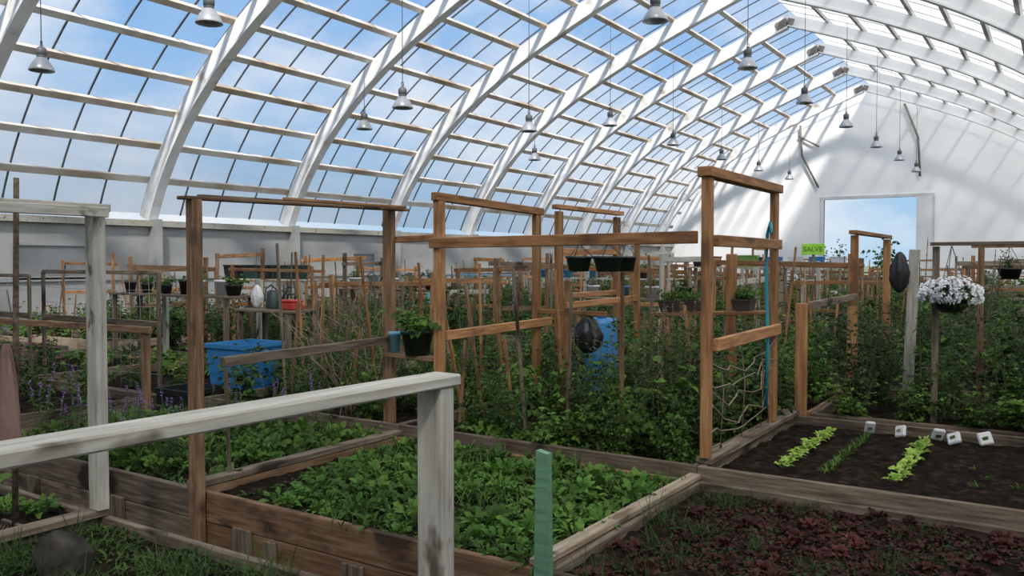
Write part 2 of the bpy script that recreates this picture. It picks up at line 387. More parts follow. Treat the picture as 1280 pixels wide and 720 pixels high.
struct(boxo(trimname(),XC-HW,XC-HW+0.05,YB,YE,1.25,1.33,WALLG),'painted rail along the low wall')
struct(boxo(trimname(),XC+HW-0.14,XC+HW,YB,YE,ZW-0.12,ZW+0.02,WHITEW),'white sill beam on top of the low wall')
def endwall(name,y,door,mat):
    V=[];F=[]
    xs=[-HW-0.15+ (2*HW+0.3)*i/60 for i in range(61)]
    if door: xs+= [door[0]-XC,door[1]-XC]
    xs=sorted(set(xs))
    for i in range(len(xs)-1):
        a,b=xs[i],xs[i+1]; mid=(a+b)/2+XC; z0=0
        if door and door[0]<mid<door[1]: z0=door[2]
        za=archz(min(abs(a),HW))+0.45*1.05; zb=archz(min(abs(b),HW))+0.45*1.05
        q=len(V)
        V+=[(a+XC,y,z0),(b+XC,y,z0),(b+XC,y,zb),(a+XC,y,za)]; F.append((q,q+1,q+2,q+3))
    o=mesh_obj(name,V,F,mat); md=o.modifiers.new('s','SOLIDIFY'); md.thickness=0.15; md.offset=1 if y>0 else -1
    return o
DX0,DX1,DZ=-9.87,-5.75,4.7
struct(endwall('wall_end',YE,(DX0,DX1,DZ),WALL),'tall white end wall with an open vehicle doorway')
struct(endwall('wall_back',YB,None,WALL),'white rear end wall')
for a in ((DX0-0.15,0,DX0,DZ),(DX1,0,DX1+0.75,DZ)):
    struct(boxo(trimname(),a[0],a[2],YE-0.20,YE-0.005,a[1],a[3],RIBW),'white painted door jamb')
struct(boxo(trimname(),DX0-0.15,DX1+0.75,YE-0.20,YE-0.005,DZ,DZ+0.14,SEAM),'white painted door lintel')
struct(boxo(trimname(),DX1+.70,DX1+0.75,YE-0.22,YE-0.005,0,DZ,SEAM),'grey edge strip of the door jamb')
for i in range(1,16):
    x=XC-HW+i*1.25
    if DX0-.2<x<DX1+.8: continue
    struct(boxo(trimname(),x-.02,x+.02,YE-0.012,YE-0.001,0,archz(x-XC)+.2,SEAM),'thin vertical seam on the end wall')
for z in (5.3,7.2):
    struct(boxo(trimname(),XC-HW+(.9 if z<6 else 2.2),XC+HW-(.9 if z<6 else 2.2),YE-0.012,YE-0.001,z-.015,z+.015,SEAM),'thin horizontal seam on the end wall')
struct(mesh_obj('floor',[(XC-HW,YB,0),(XC+HW,YB,0),(XC+HW,YE,0),(XC-HW,YE,0)],[(0,1,2,3)],FLOOR),'packed earth floor')
struct(mesh_obj('ground',[(-300,-200,-0.05),(300,-200,-0.05),(300,400,-0.05),(-300,400,-0.05)],[(0,1,2,3)],GROUT),'grassy gravel ground outside')
for i,x in enumerate((-13,-10.6,-8.1,-5.8)):
    o=put('shrub',BUSHA[i%3],None,(x,YE+6+R.uniform(-.5,.5),-0.05),(0,0,R.uniform(0,6)),(2.6,2.6,4.0)); tag(o,'green shrub growing outside the open doorway','shrub','shrubs outside the doorway')
def winl(n,y0,y1,z0,z1):
    struct(boxo('window_%d'%n,XC-HW-0.02,XC-HW+0.012,y0,y1,z0,z1,DARK),'dim window in the low side wall')
    for (a,b,c,d) in ((y0-.06,y0,z0-.06,z1+.06),(y1,y1+.06,z0-.06,z1+.06),(y0,y1,z0-.06,z0),(y0,y1,z1,z1+.06)):
        struct(boxo(trimname(),XC-HW+0.001,XC-HW+0.05,a,b,c,d,WALLG),'window frame strip')
winl(2,8.7,10.3,1.35,2.0); winl(3,18.4,19.3,1.45,1.9)
def pipe(pts,r,label):
    V0=Vector(pts[0]); o=tube('door_track_brace',[([Vector(p)-V0 for p in pts],r,r)],STEEL,None,V0,8); return tag(o,label,'brace','steel braces on the end wall')
pipe([(-11.0,42.7,8.4),(-10.9,42.7,6.9),(-10.1,42.7,5.3)],0.05,'bent dark steel pipe brace on the white end wall')
pipe([(-11.1,42.72,7.9),(-10.1,42.72,7.3)],0.04,'short dark steel pipe strut on the white end wall')
pipe([(-6.3,42.7,9.0),(-5.7,42.7,7.4),(-5.6,42.7,5.6)],0.05,'long dark steel pipe brace on the white end wall')
for (x,z,w,h,m) in ((-11.2,4.35,.30,.12,REDP),(-11.3,4.2,.4,.05,PRINT),(-8.6,4.98,.5,.08,PRINT),(-8.9,4.88,.35,.05,PRINT),(-12.9,4.3,.3,.12,PRINT),(-2.2,5.5,.35,.25,PRINT),(-2.4,5.0,.5,.12,PRINT),(-4.5,5.0,.4,.08,PRINT)):
    struct(boxo(trimname(),x,x+w,YE-0.016,YE-0.013,z,z+h,m),'small faded print on the white wall wrap')
# ---------------------------------------------------------------- lamps
def mk_lamp(x,y,z,s=1.0):
    e=thing('pendant_lamp',(x,y,z),'grey bell-shaped industrial lamp hanging on a long thin cable','lamp','hanging industrial lamps')
    lathe('lamp_shade',[(0.205*s,0),(0.21*s,0.01*s),(0.19*s,0.06*s),(0.15*s,0.13*s),(0.10*s,0.20*s),(0.07*s,0.235*s),(0.065*s,0.235*s),(0.095*s,0.195*s),(0.145*s,0.125*s),(0.185*s,0.055*s),(0.205*s,0)],ALU,e,(x,y,z),24)
    lathe('ballast_housing',[(0.0,0.22*s),(0.075*s,0.22*s),(0.08*s,0.25*s),(0.07*s,0.27*s),(0.085*s,0.28*s),(0.085*s,0.37*s),(0.06*s,0.40*s),(0.025*s,0.42*s),(0.02*s,0.46*s),(0,0.46*s)],BALL,e,(x,y,z),16)
    lathe('bulb',[(0,0.03*s),(0.04*s,0.05*s),(0.05*s,0.09*s),(0.03*s,0.16*s),(0.02*s,0.2*s),(0,0.2*s)],WHITEP,e,(x,y,z),12)
    top=archz(x-XC)+0.3
    tube('cable',[([(0,0,0.45*s),(0,0,top-z)],0.008,0.008)],BALL,e,(x,y,z),5)
    tube('hook',[([(-0.03*s,0,0.44*s),(-0.03*s,0,0.5*s),(0,0,0.53*s),(0.03*s,0,0.5*s),(0.03*s,0,0.44*s)],0.007,0.007)],BALL,e,(x,y,z),5)
for (x,y,z) in [(-5.6,12.75,5.55),(-5.6,17.5,5.7),(-5.6,22.1,5.7),(-5.6,27,5.75),(-5.6,31.9,5.7),(-5.6,36.9,5.75),(-5.6,41.5,5.7),
    (-11,8.3,5.3),(-11,12.8,4.7),(-11,17.5,4.85),(-11.05,22,5.6),(-11.1,26.8,5.6),(-11.1,31.6,5.6),(-11.1,36.3,5.6),(-11.0,40.8,5.6),
    (-14.8,7.75,4.95),(-14.8,15.75,5.0),(-14.8,23.9,5.05)]:
    mk_lamp(x,y,z)
# ---------------------------------------------------------------- raised beds
def bed(x0,x1,y0,y1,zt,bh=0.19,soil=0.10,near=False,mat=None,label='weathered wooden raised bed filled with dark soil',skip=()):
    e=thing('raised_bed',((x0+x1)/2,(y0+y1)/2,0),label,'raised bed','wooden raised garden beds')
    T=0.04; m=mat or WOODG
    h=zt/2
    for k in range(2):
        za=zt-h*(k+0.5); g=0.004
        beam('board',(x0,y0+T/2,za),(x1,y0+T/2,za),T,h-g,m,e); beam('board',(x0,y1-T/2,za),(x1,y1-T/2,za),T,h-g,m,e)
        beam('board',(x0+T/2,y0+T,za),(x0+T/2,y1-T,za),T,h-g,m,e); beam('board',(x1-T/2,y0+T,za),(x1-T/2,y1-T,za),T,h-g,m,e)
    N=16; zs=zt-soil; V=[];F=[]
    if near: N=40
    for i in range(N+1):
        for j in range(N+1):
            x=x0+T+(x1-x0-2*T)*i/N; yy=y0+T+(y1-y0-2*T)*j/N
            V.append((x-e.location.x,yy-e.location.y,zs+0.022*noise.noise(Vector((x*4,yy*4,0)))+0.02*noise.noise(Vector((x*15,yy*15,2)))))
    for i in range(N):
        for j in range(N):
            q=i*(N+1)+j; F.append((q,q+N+1,q+N+2,q+1))
    mesh_obj('soil',V,F,SOIL,e,e.location,smooth=True)
    return e
COLS=[(-1.82,0.53),(-4.17,-1.82),(-6.52,-4.17),(-9.5,-7.15),(-11.85,-9.5),(-14.8,-12.45),(-17.15,-14.8)]
for (x0,x1) in [(-4.17,-1.40),(-6.52,-4.17)]: bed(x0+.002,x1-.002,0.4,2.45,0.35,near=True,soil=.05)
for (x0,x1) in COLS[:3]: bed(x0+.002,x1-.002,3.0,4.77,0.35,near=True,soil=.045,mat=WOODM if x0==-4.17 else None)
for (x0,x1) in COLS[:3]: bed(x0+.002,x1-.002,4.79,6.85,0.43,soil=0.07,near=True)
for (x0,x1) in COLS[3:]:
    for (a,b) in ((0.4,2.45),(3.0,4.77),(4.79,6.85)): bed(x0+.002,x1-.002,a,b,0.4)
rows=[]; y=7.5
while y+3.8<42.2:
    rows.append((y,y+1.86)); rows.append((y+1.88,y+3.75)); y+=4.35
for k,(a,b) in enumerate(rows):
    for (x0,x1) in COLS: bed(x0+.002,x1-.002,a,b,R.uniform(0.34,0.46),mat=R.choice([WOODG,WOODM,WOODG,WOODP]))
def plank(p0,p1,w,h,mat,label,name='plank',group=None):
    o=beam(name,p0,p1,w,h,mat); tag(o,label,'plank',group); return o
plank((-4.17,2.99,0.371),(-4.17,4.78,0.371),0.09,0.038,WOODG,'weathered plank laid across the beds as a divider',group='divider planks')
plank((-1.86,3.02,0.368),(-1.83,4.80,0.368),0.075,0.03,WOODP,'pale thin plank laid across the beds as a divider',group='divider planks')
plank((-1.80,4.85,0.451),(-1.80,6.85,0.451),0.10,0.038,WOODG,'weathered plank laid across the beds as a divider',group='divider planks')
plank((-4.12,0.5,0.371),(-4.12,2.44,0.371),0.09,0.038,WOODG,'weathered plank laid across the bed',group='divider planks')
for x in (-5.9,-4.9,-3.72,-3.5,-2.9,-2.3):
    o=beam('brace_board',(x,2.985,0.002),(x,2.985,R.uniform(.16,.2)),R.uniform(.08,.16),0.022,WOODG); tag(o,'short weathered vertical board bracing the side of a raised bed','board','vertical brace boards of the bed')
# ---------------------------------------------------------------- frames
def frame(posts,rails,mat,label,name='trellis_frame',w=0.085,t=0.04,group=None,cat='trellis frame'):
    p=posts[0]; e=thing(name,(p[0],p[1],min(q[2] for q in posts)),label,cat,group)
    for q in posts:
        lean=q[4] if len(q)>4 else (0,0)
        ww,tt=(q[5] if len(q)>5 else (w,t))
        beam('post',(q[0],q[1],q[2]),(q[0]+lean[0],q[1]+lean[1],q[3]),ww,tt,mat,e)
    for r in rails:
        rw,rh=(r[2] if len(r)>2 else (t,w))
        beam('rail',r[0],r[1],rw,rh,r[3] if len(r)>3 else mat,e)
    return e
frame([(-1.79,4.86,0.472,2.16,(0,0),(0.05,0.085)),(-1.79,6.25,0.472,2.16,(0,0),(0.045,0.085))],
 [((-1.79,4.80,2.19),(-1.79,6.32,2.19),(0.09,0.06)),((-1.75,4.9,1.15),(-1.75,6.25,1.16),(.04,.075)),((-1.75,4.9,1.78),(-1.75,6.25,1.78),(.04,.07))],WOOD,'tall orange lumber trellis frame standing on a bed divider')
paths=[]
for i in range(6):
    z=0.08+i*0.10; pts=[]
    for k in range(9):
        t=k/8; pts.append((0.03*math.sin(k*2+i),t*1.38,z+R.uniform(-.05,.05)-0.12*math.sin(math.pi*t)))
    paths.append((pts,0.006,0.004))
for i in range(3):
    y=0.25+i*0.42; paths.append(([(0,y,0.0),(0.01,y+.03,0.35),(0,y-.03,.68)],0.004,0.004))
o=tube('climbing_net',paths,TWINE,None,(-1.79,4.86,0.48),5); tag(o,'sagging twine loops tied inside the tall frame','net')
frame([(-3.83,4.86,0.44,2.10,(0,0),(0.055,0.08)),(-3.83,6.22,0.44,2.06,(0,0),(0.05,0.08))],
 [((-3.83,4.80,2.13),(-3.83,6.30,2.09),(0.06,0.06)),((-3.80,4.9,1.11),(-3.80,6.4,1.13),(.04,.07)),((-3.88,4.815,1.79),(-1.83,4.795,1.80),(0.04,0.075))],WOOD,'orange lumber trellis frame with a long top rail over the bed')
frame([(-3.74,6.45,0.44,2.1,(0,0),(.05,.08)),(-3.74,7.6,0.3,2.1,(0,0),(.05,.08))],[((-3.74,6.38,2.14),(-3.74,7.7,2.14),(0.07,0.04)),((-3.74,6.5,1.75),(-3.74,7.6,1.75),(0.04,0.05)),((-3.74,6.5,1.35),(-3.74,7.6,1.35),(0.04,0.05))],WOOD,'orange lumber trellis frame standing in dense greenery')
frame([(-4.08,2.965,0.0,2.00,(0,0),(0.10,0.04))],[],WOODM,'brown weathered post screwed to the outside of a bed','lumber_post',cat='post')
frame([(-4.46,5.02,0.38,2.06,(0,0),(0.10,0.045))],[],WOODM,'stained brown post standing in the bed','lumber_post',cat='post')
plank((-4.10,2.9,2.01),(-4.44,5.2,2.07),0.08,0.02,WOODM,'reddish board resting on top of the posts',group='boards lying on the posts')
plank((-4.22,3.1,2.035),(-4.55,5.3,2.095),0.04,0.022,WOODG,'thin weathered board resting on top of the posts',group='boards lying on the posts')
plank((-4.06,3.6,2.045),(-4.36,5.1,2.085),0.03,0.02,WOOD,'narrow reddish board resting on top of the posts',group='boards lying on the posts')
plank((-4.15,3.2,1.06),(-4.42,4.98,1.04),0.045,0.06,WOODG,'rough weathered rail between the posts')
tag(beam('stake',(-4.17,3.26,0.30),(-4.15,3.22,1.02),0.02,0.02,WOODG),'thin weathered stake propping the rail','stake')
plank((-4.43,5.06,1.83),(-3.87,4.9,1.83),0.04,0.05,WOOD,'short orange rail between two posts')
plank((-4.42,4.98,0.93),(-3.87,4.90,0.93),0.13,0.03,WOODM,'short brown shelf board between two posts',name='shelf_board')
frame([(-1.76,6.93,0.0,1.32,(0,0),(0.085,0.06))],[((-1.72,6.98,1.30),(-1.78,9.1,1.30),(0.04,0.06),WOODG)],WOOD,'stout orange post with a rail running back','lumber_post',cat='post')
frame([(-1.81,9.2,0.0,1.93,(0,0),(.075,.04)),(-1.81,11.1,0.0,1.93)],[((-1.81,9.12,1.96),(-1.81,11.2,1.96),(0.085,0.04))],WOOD,'orange lumber frame standing in a leafy bed')
plank((-1.72,8.6,0.3),(-1.80,9.05,1.2),0.085,0.04,WOOD,'orange board leaning against the frame post')
frame([(-1.33,9.4,0.0,1.78,(.06,0),(0.10,0.05))],[],WHITEW,'leaning white painted post standing among the plants','lumber_post',cat='post')
frame([(-2.92,6.9,0.0,1.18),(-2.33,6.9,0.0,1.72)],[((-3.05,6.95,1.19),(-1.95,6.95,1.24),(0.16,0.03))],WOOD,'orange lumber plant shelf with two posts','plant_shelf',cat='shelf')
frame([(-3.35,5.9,0.44,1.5,(-.05,.1),(.05,.03)),(-3.1,6.7,0.44,1.9,(0,0),(.05,.03))],[((-3.35,5.9,1.3),(-3.1,6.7,1.34),(.03,.05))],WOOD,'thin orange lumber props in the leafy bed')
e=frame([(-4.10,2.40,0.39,1.90,(0,0),(0.09,0.06))],[((-4.10,0.5,1.925),(-4.10,2.46,1.925),(0.09,0.04)),((-4.02,1.2,1.90),(-4.02,2.42,1.90),(0.03,0.05))],WHITEW,'whitewashed wooden frame with post and top rail')
beam('post',(-4.10,0.55,0.39),(-4.10,0.55,1.90),0.09,0.06,WHITEW,e)
e=frame([(-1.29,1.62,0.0,1.345,(0,0),(0.080,0.05))],[((-1.345,0.3,1.360),(-1.285,1.665,1.360),(0.088,0.028))],WHITEW,'whitewashed wooden railing with a knotty flat top')
beam('post',(-1.34,0.35,0.0),(-1.34,0.35,1.345),0.075,0.05,WHITEW,e)
V=[(-.041,-.02,0),(.041,-.02,0),(.041,.02,0),(-.041,.02,0),(-.026,-.018,.88),(.028,-.018,.87),(.028,.018,.87),(-.026,.018,.88)]
o=mesh_obj('painted_stake',V,[(3,2,1,0),(4,5,6,7),(0,1,5,4),(1,2,6,5),(2,3,7,6),(3,0,4,7)],GREENW,None,(-1.77,2.93,0)); tag(o,'pale green painted wooden stake beside the bed','stake')
def netf(x0,x1,y,zb,zt,mat,label):
    e=frame([(x0,y,zb,zt),(x1,y,zb,zt)],[((x0,y,zt),(x1,y,zt)),((x0,y,1.05),(x1,y,1.05),(0.04,0.06),WOODG)],mat,label,w=0.04,t=0.03)
    ps=[]
    n=int((x1-x0)/0.16)
    for i in range(1,n): ps.append(([((x1-x0)*i/n,0,0),((x1-x0)*i/n+R.uniform(-.03,.03),0.01,(zt-zb)*.5),((x1-x0)*i/n,0,zt-zb)],0.002,0.002))
    for i in range(1,7): ps.append(([(0,0,(zt-zb)*i/7),((x1-x0)*.5,0.01,(zt-zb)*i/7-.03),((x1-x0),0,(zt-zb)*i/7)],0.002,0.002))
    tube('net',ps,NET,e,(x0,y,zb),4)
    return e
netf(-9.4,-7.3,4.9,0.4,1.55,WOODG,'pale garden net stretched on a light wooden frame')
netf(-11.7,-9.7,4.9,0.4,1.5,WOODG,'pale garden net stretched on a light wooden frame')
frame([(-6.6,4.3,0.0,1.08),(-9.5,4.25,0,1.05)],[((-9.6,4.28,1.05),(-6.5,4.28,1.07),(0.04,0.06))],WOODM,'low brown rail on short posts beside the bed')
tag(tube('garden_rake',[([(0,0,0.2),(0.03,0.02,1.9)],0.016,0.014),([(-.12,0,0.2),(.12,0,0.2)],0.012,0.012)]+[([(-.11+.03*i,0,.2),(-.11+.03*i,-.05,.12)],.005,.003) for i in range(8)],WOODG,None,(-4.29,2.08,0.16),6),'wooden-handled garden rake leaning upright by the white frame','rake')
V=[];F=[]
for i in range(14):
    z=i/13
    for j in range(28):
        a=j/28*6.283; r=(0.02+0.065*(1-z)**.7)*(1+0.22*math.sin(a*5+z*3)); V.append((r*math.cos(a),r*.6*math.sin(a),z*0.48))
for i in range(13):
    for j in range(28): F.append((i*28+j,i*28+(j+1)%28,(i+1)*28+(j+1)%28,(i+1)*28+j))
F.append(tuple(range(13*28,14*28)))
tag(mesh_obj('hanging_cloth',V,F,CLOTH,None,(-4.22,2.02,0.78),smooth=True),'dusty pink cloth hanging in folds on the white frame','cloth')
bm=bmesh.new(); bmesh.ops.create_icosphere(bm,subdivisions=4,radius=0.12)
for v in bm.verts: v.co=Vector((v.co.x*1.1,v.co.y*0.8,v.co.z*0.95))*(1+0.35*noise.noise(v.co*9)+.10*noise.noise(v.co*30))
me=bpy.data.meshes.new('rock'); bm.to_mesh(me); bm.free(); me.materials.append(ROCK)
for p in me.polygons: p.use_smooth=True
tag(put('rock',me,None,(-3.62,1.95,0.36)),'rounded dark grey rock lying among onion leaves','rock')
def rframe(x,y,L,h,axis,mat):
    q=(x+L,y) if axis=='x' else (x,y+L)
    lab={WOOD:'orange lumber trellis frame among the garden beds',WOODG:'weathered lumber trellis frame among the garden beds',WHITEW:'white painted trellis frame among the garden beds',WOODP:'pale lumber trellis frame among the garden beds',WOODM:'brown lumber trellis frame among the garden beds'}[mat]
    s1,s2=R.uniform(-.12,.05),R.uniform(-.05,.12); l1,l2=R.uniform(-.06,.06),R.uniform(-.06,.06)
    ex=R.uniform(0,.2); dx,dy=(ex,0) if axis=='x' else (0,ex)
    zr=h+min(s1,s2)-R.uniform(0,.15)
    rails=[((x-dx+.03,y-dy+.03,zr),(q[0]+dx+.03,q[1]+dy+.03,zr+R.uniform(-.06,.06)),(0.03,R.choice([.05,.07,.085])))]
    if R.random()<0.5: rails.append(((x+.03,y+.03,h*.6),(q[0]+.03,q[1]+.03,h*.6+R.uniform(-.1,.1)),(0.03,0.06)))
    w,t=R.choice([(.085,.04),(.05,.04),(.04,.04),(.085,.04)])
    frame([(x,y,0.0,h+s1,(l1,0)),(q[0],q[1],0.0,h+s2,(l2,0))],rails,mat,lab,group='garden trellis frames',w=w,t=t)
for (x0,x1) in COLS:
    for k,(a,b) in enumerate(rows):
        if (x0>-2 and k<3) or (x0==-4.17 and k==0): continue
        for rep in range(2 if x0>-12 and k<8 else 1):
            if R.random()<0.62:
                m=R.choice([WOOD,WOOD,WOOD,WOODM,WHITEW,WOODG,WOODP])
                if rep==0: rframe(x0+.1,b-.06,R.uniform(1.3,2.0),R.uniform(1.2,1.85),'x',m)
                else: rframe(x0+.08,a+.1,R.uniform(1.0,1.6),R.uniform(1.2,1.95),'y',m)
for i in range(200):
    c=R.choice(COLS[1:]+[COLS[2],COLS[1]]);
    if i<24: x,y=R.uniform(-6.3,-1.95),R.uniform(5.0,6.7)
    else: a,b=R.choice(rows[:8]); x,y=R.uniform(c[0]+.15,c[1]-.15),R.uniform(a+.1,b-.1)
    h=R.uniform(1.0,1.85)
    o=beam('garden_stake',(x,y,.3),(x+R.uniform(-.16,.16),y+R.uniform(-.16,.16),h),.022,.018,R.choice([WOOD,WOODM,WOODG,WOOD]),bev=0)
    tag(o,'thin wooden stake supporting garden plants','stake','thin garden stakes')
# ---------------------------------------------------------------- objects
def tote(x,y,z,w,d,h,mat,label,rot=0):
    e=thing('storage_tote',(x,y,z),label,'storage tote','plastic totes'); e.rotation_euler=(0,0,rot)
    V=[];F=[]
    def ring(s,zz): return [(-w/2*s,-d/2*s,zz),(w/2*s,-d/2*s,zz),(w/2*s,d/2*s,zz),(-w/2*s,d/2*s,zz)]
    secs=[ring(.84,0),ring(.86,h*.3),ring(.90,h*.3),ring(.94,h*.88),ring(1.0,h*.9),ring(1.0,h),ring(.93,h),ring(.86,0.03)]
    for s in secs: V+=s
    for i in range(len(secs)-1):
        for j in range(4): F.append((i*4+j,i*4+(j+1)%4,(i+1)*4+(j+1)%4,(i+1)*4+j))
    F.append((3,2,1,0)); F.append(tuple(28+j for j in range(4)))
    mesh_obj('body',V,F,mat,e,e.location)
    for sx in (-1,1):
        h1=beam('handle',(sx*w*.5,-.06,h*.8),(sx*w*.5,.06,h*.8),0.03,0.03,mat); h1.parent=e
    return e
tote(-6.84,5.55,0.0,0.52,0.58,0.43,BLUEP,'large blue plastic tote standing in the path')
tote(-6.84,5.55,0.431,0.52,0.58,0.42,BLUEP,'blue plastic tote stacked on another tote',0.05)
tote(-6.84,4.92,0.0,0.48,0.45,0.48,BLACKP,'black plastic tote standing in the path')
def pot(x,y,z,r,h,mat,label,pl=None,ps=0.3,name='plant_pot',hang=None,group=None,cat='plant pot'):
    e=thing(name,(x,y,z),label,cat,group)
    lathe('pot',[(0,0),(r*.72,0),(r*.95,h*.85),(r*1.04,h*.86),(r*1.04,h),(r*.93,h),(r*.90,h*.85),(0,h*.84)],mat,e,(x,y,z),20)
    if pl: put('plant',R.choice(pl),e,(x,y,z+h*.84),(0,0,R.uniform(0,6)),(ps,ps,ps))
    if hang: tube('hanger_wires',[([(r*math.cos(a),r*math.sin(a),h),(0,0,h+hang)],0.003,0.003) for a in (0.3,2.4,4.5)],BALL,e,(x,y,z),4)
    return e
pot(-4.10,4.93,0.947,0.125,0.19,GREENP,'dark green bucket pot with broad-leaved plant on a shelf board',LEAFY[1:],0.6)
pot(-4.36,4.97,0.947,0.05,0.16,LBLUEP,'light blue plastic cup on the shelf board')
for (x,y,r) in ((-2.66,4.85,.088),(-2.45,4.85,.098),(-2.46,5.14,.07)):
    pot(x,y,1.59,r,0.10,GREENP,'shallow dark green bowl pot hung below the rail',None,hang=0.08,name='hanging_pot',group='hanging bowl pots')
def planter(x,y,z,w,label,mat=BROWNP):
    e=thing('planter_box',(x,y,z),label,'planter')
    V=[];F=[]
    d=0.16;h=0.11
    secs=[(.85,0),(1,h*.85),(1.05,h*.87),(1.05,h),(.93,h),(.90,h*.8)]
    for s,zz in secs: V+=[(-w/2*s,-d/2*s,zz),(w/2*s,-d/2*s,zz),(w/2*s,d/2*s,zz),(-w/2*s,d/2*s,zz)]
    for i in range(len(secs)-1):
        for j in range(4): F.append((i*4+j,i*4+(j+1)%4,(i+1)*4+(j+1)%4,(i+1)*4+j))
    F.append((3,2,1,0)); F.append((20,21,22,23))
    mesh_obj('box',V,F,mat,e,e.location)
    for i in range(3): put('plant',LEAFY[0],e,(x-w*.3+w*.3*i,y,z+h*.8),(0,0,R.uniform(0,6)),(.32,.32,.4))
planter(-2.80,6.95,1.21,0.36,'dark window-box planter with leafy herbs on a shelf'); planter(-2.24,6.95,1.235,0.16,'dark planter with bright green herbs on a shelf')
def bag(x,y,z,r,h,label,mat=BLACKP,name='plastic_bag'):
    bm=bmesh.new(); bmesh.ops.create_icosphere(bm,subdivisions=4,radius=1)
    for v in bm.verts:
        c=v.co.copy(); t=(c.z+1)/2; k=1-0.3*max(0,t-.45)/.55
        f=1+0.14*math.sin(math.atan2(c.y,c.x)*7+c.z*2)+0.25*noise.noise(c*3)
        v.co=Vector((c.x*r*k*f,c.y*r*.7*k*f,(c.z+1)*h/2))
    me=bpy.data.meshes.new(name); bm.to_mesh(me); bm.free(); me.materials.append(mat)
    for p in me.polygons: p.use_smooth=True
    return tag(put(name,me,None,(x,y,z)),label,'bag')
bag(-3.30,6.18,0.89,0.12,0.32,'crumpled black plastic bag hanging from a rail')
plank((-3.80,6.22,1.225),(-3.12,6.16,1.225),.03,.04,WOOD,'thin orange rail carrying a black bag')
bag(-1.40,9.33,1.34,0.09,0.42,'black plastic bag hanging on the white post')
tag(tube('garden_hose',[([(0,0,0),(0.01,-.01,.5),(-.01,.0,1.0),(0,-.01,1.25),(0.03,-.04,1.33),(.05,-.08,1.25)],0.012,0.012)],TEAL,None,(-1.77,6.02,0.6),8),'teal garden hose hanging on the tall frame','hose')
def barrel(x,y,mat,h=0.85,r=0.28,label='blue plastic rain barrel among plants'):
    e=thing('rain_barrel',(x,y,0),label,'barrel')
    lathe('drum',[(0,0),(r*.9,0),(r,.05),(r,h*.3),(r*1.04,h*.33),(r,h*.36),(r,h*.64),(r*1.04,h*.67),(r,h*.7),(r,h-.05),(r*.92,h),(0,h)],mat,e,(x,y,0),24)
    lathe('lid',[(0,h),(r*.3,h),(r*.3,h+.03),(0,h+.03)],mat,e,(x,y,0),12)
barrel(-3.66,7.12,BLUEP,1.12,0.15)
def table(x,y,L,W,h,mat,label,rot=0,name='potting_table'):
    e=thing(name,(x,y,0),label,'table')
    n=4
    for i in range(n): beam('tabletop_board',(x-L/2,y-W/2+W*(i+.5)/n,h),(x+L/2,y-W/2+W*(i+.5)/n,h),W/n-.006,0.03,mat,e)
    for sx in (-1,1):
        for sy in (-1,1): beam('leg',(x+sx*(L/2-.06),y+sy*(W/2-.05),0),(x+sx*(L/2-.06),y+sy*(W/2-.05),h-.016),0.06,0.06,mat,e)
    return h+.016
def can(x,y,z,mat,label):
    e=thing('watering_can',(x,y,z),label,'watering can','watering cans')
    lathe('body',[(0,0),(.10,0),(.10,.01),(.095,.2),(.07,.23),(.06,.23),(.085,.19),(0,.18)],mat,e,(x,y,z),18)
    tube('spout',[([(.08,0,.05),(.18,0,.16),(.26,0,.27)],.018,.012),([(.26,0,.27),(.28,0,.29)],.012,.035)],mat,e,(x,y,z),8)
    tube('handle',[([(-.09,0,.05),(-.17,0,.12),(-.15,0,.25),(-.05,0,.30),(.05,0,.24)],.01,.01)],mat,e,(x,y,z),6)
z=table(-10.2,7.17,2.6,0.5,1.2,WOODG,'weathered potting table crowded with plant pots')
for i in range(8):
    pot(-11.35+i*.33,7.17+R.uniform(-.1,.1),z,R.uniform(.07,.12),R.uniform(.12,.22),R.choice([BLACKP,GREENP,WHITEP,BLACKP]),'small plant pot with seedlings on the potting table',LEAFY if i%2 else None,.45,group='pots on the potting table')
z=table(-8.25,7.17,1.0,0.5,1.05,WOODG,'weathered potting table beside the path')
bag(-8.6,7.17,z,0.09,0.3,'white paper sack standing on the table',WHITEP,'paper_sack')
can(-8.32,7.2,z,GREENP,'dark green watering can standing on the table')
def toolbox(x,y,z,w,d,h,mat,label):
    e=thing('toolbox',(x,y,z),label,'toolbox')
    beam('body',(x-w/2,y,z+h*.35),(x+w/2,y,z+h*.35),d,h*.7,mat,e,bev=.015); beam('lid',(x-w/2,y,z+h*.85),(x+w/2,y,z+h*.85),d*1.03,h*.3-.004,mat,e,bev=.02)
    tube('handle',[([(-w*.25,0,h),(-w*.2,0,h+.06),(w*.2,0,h+.06),(w*.25,0,h)],.01,.01)],BLACKP,e,(x,y,z))
toolbox(-7.92,7.12,z,0.26,0.18,0.13,REDP,'red plastic toolbox on a weathered table')
for (x,y,h) in ((-10.98,7.48,1.5),(-8.9,7.46,1.42),(-12.2,7.2,1.4)):
    frame([(x,y,0,h,(0,0),(.09,.05))],[],WHITEW,'white painted post standing beside a potting table','lumber_post',cat='post')
z=table(-8.3,16.05,3.4,0.4,1.3,WHITEW,'long white-topped table between the beds')
for i in range(5): pot(-9.7+i*.6,16.05,z,.12,.18,R.choice([BLACKP,GREENP,BLUEP]),'plant pot standing on a long white table',LEAFY,.6,group='pots on the long table')
z=table(-13.6,11.56,2.6,0.4,1.3,WHITEW,'long white-topped table near the side wall')
for i in range(4): tote(-14.5+i*.6,11.56,z,0.45,0.35,0.28,R.choice([BLUEP,WHITEP,GREENP,BLACKP]),'plastic storage tote standing on a long table')
z=table(-10.2,11.56,2.4,0.4,1.15,WOODM,'brown potting bench in the path between beds')
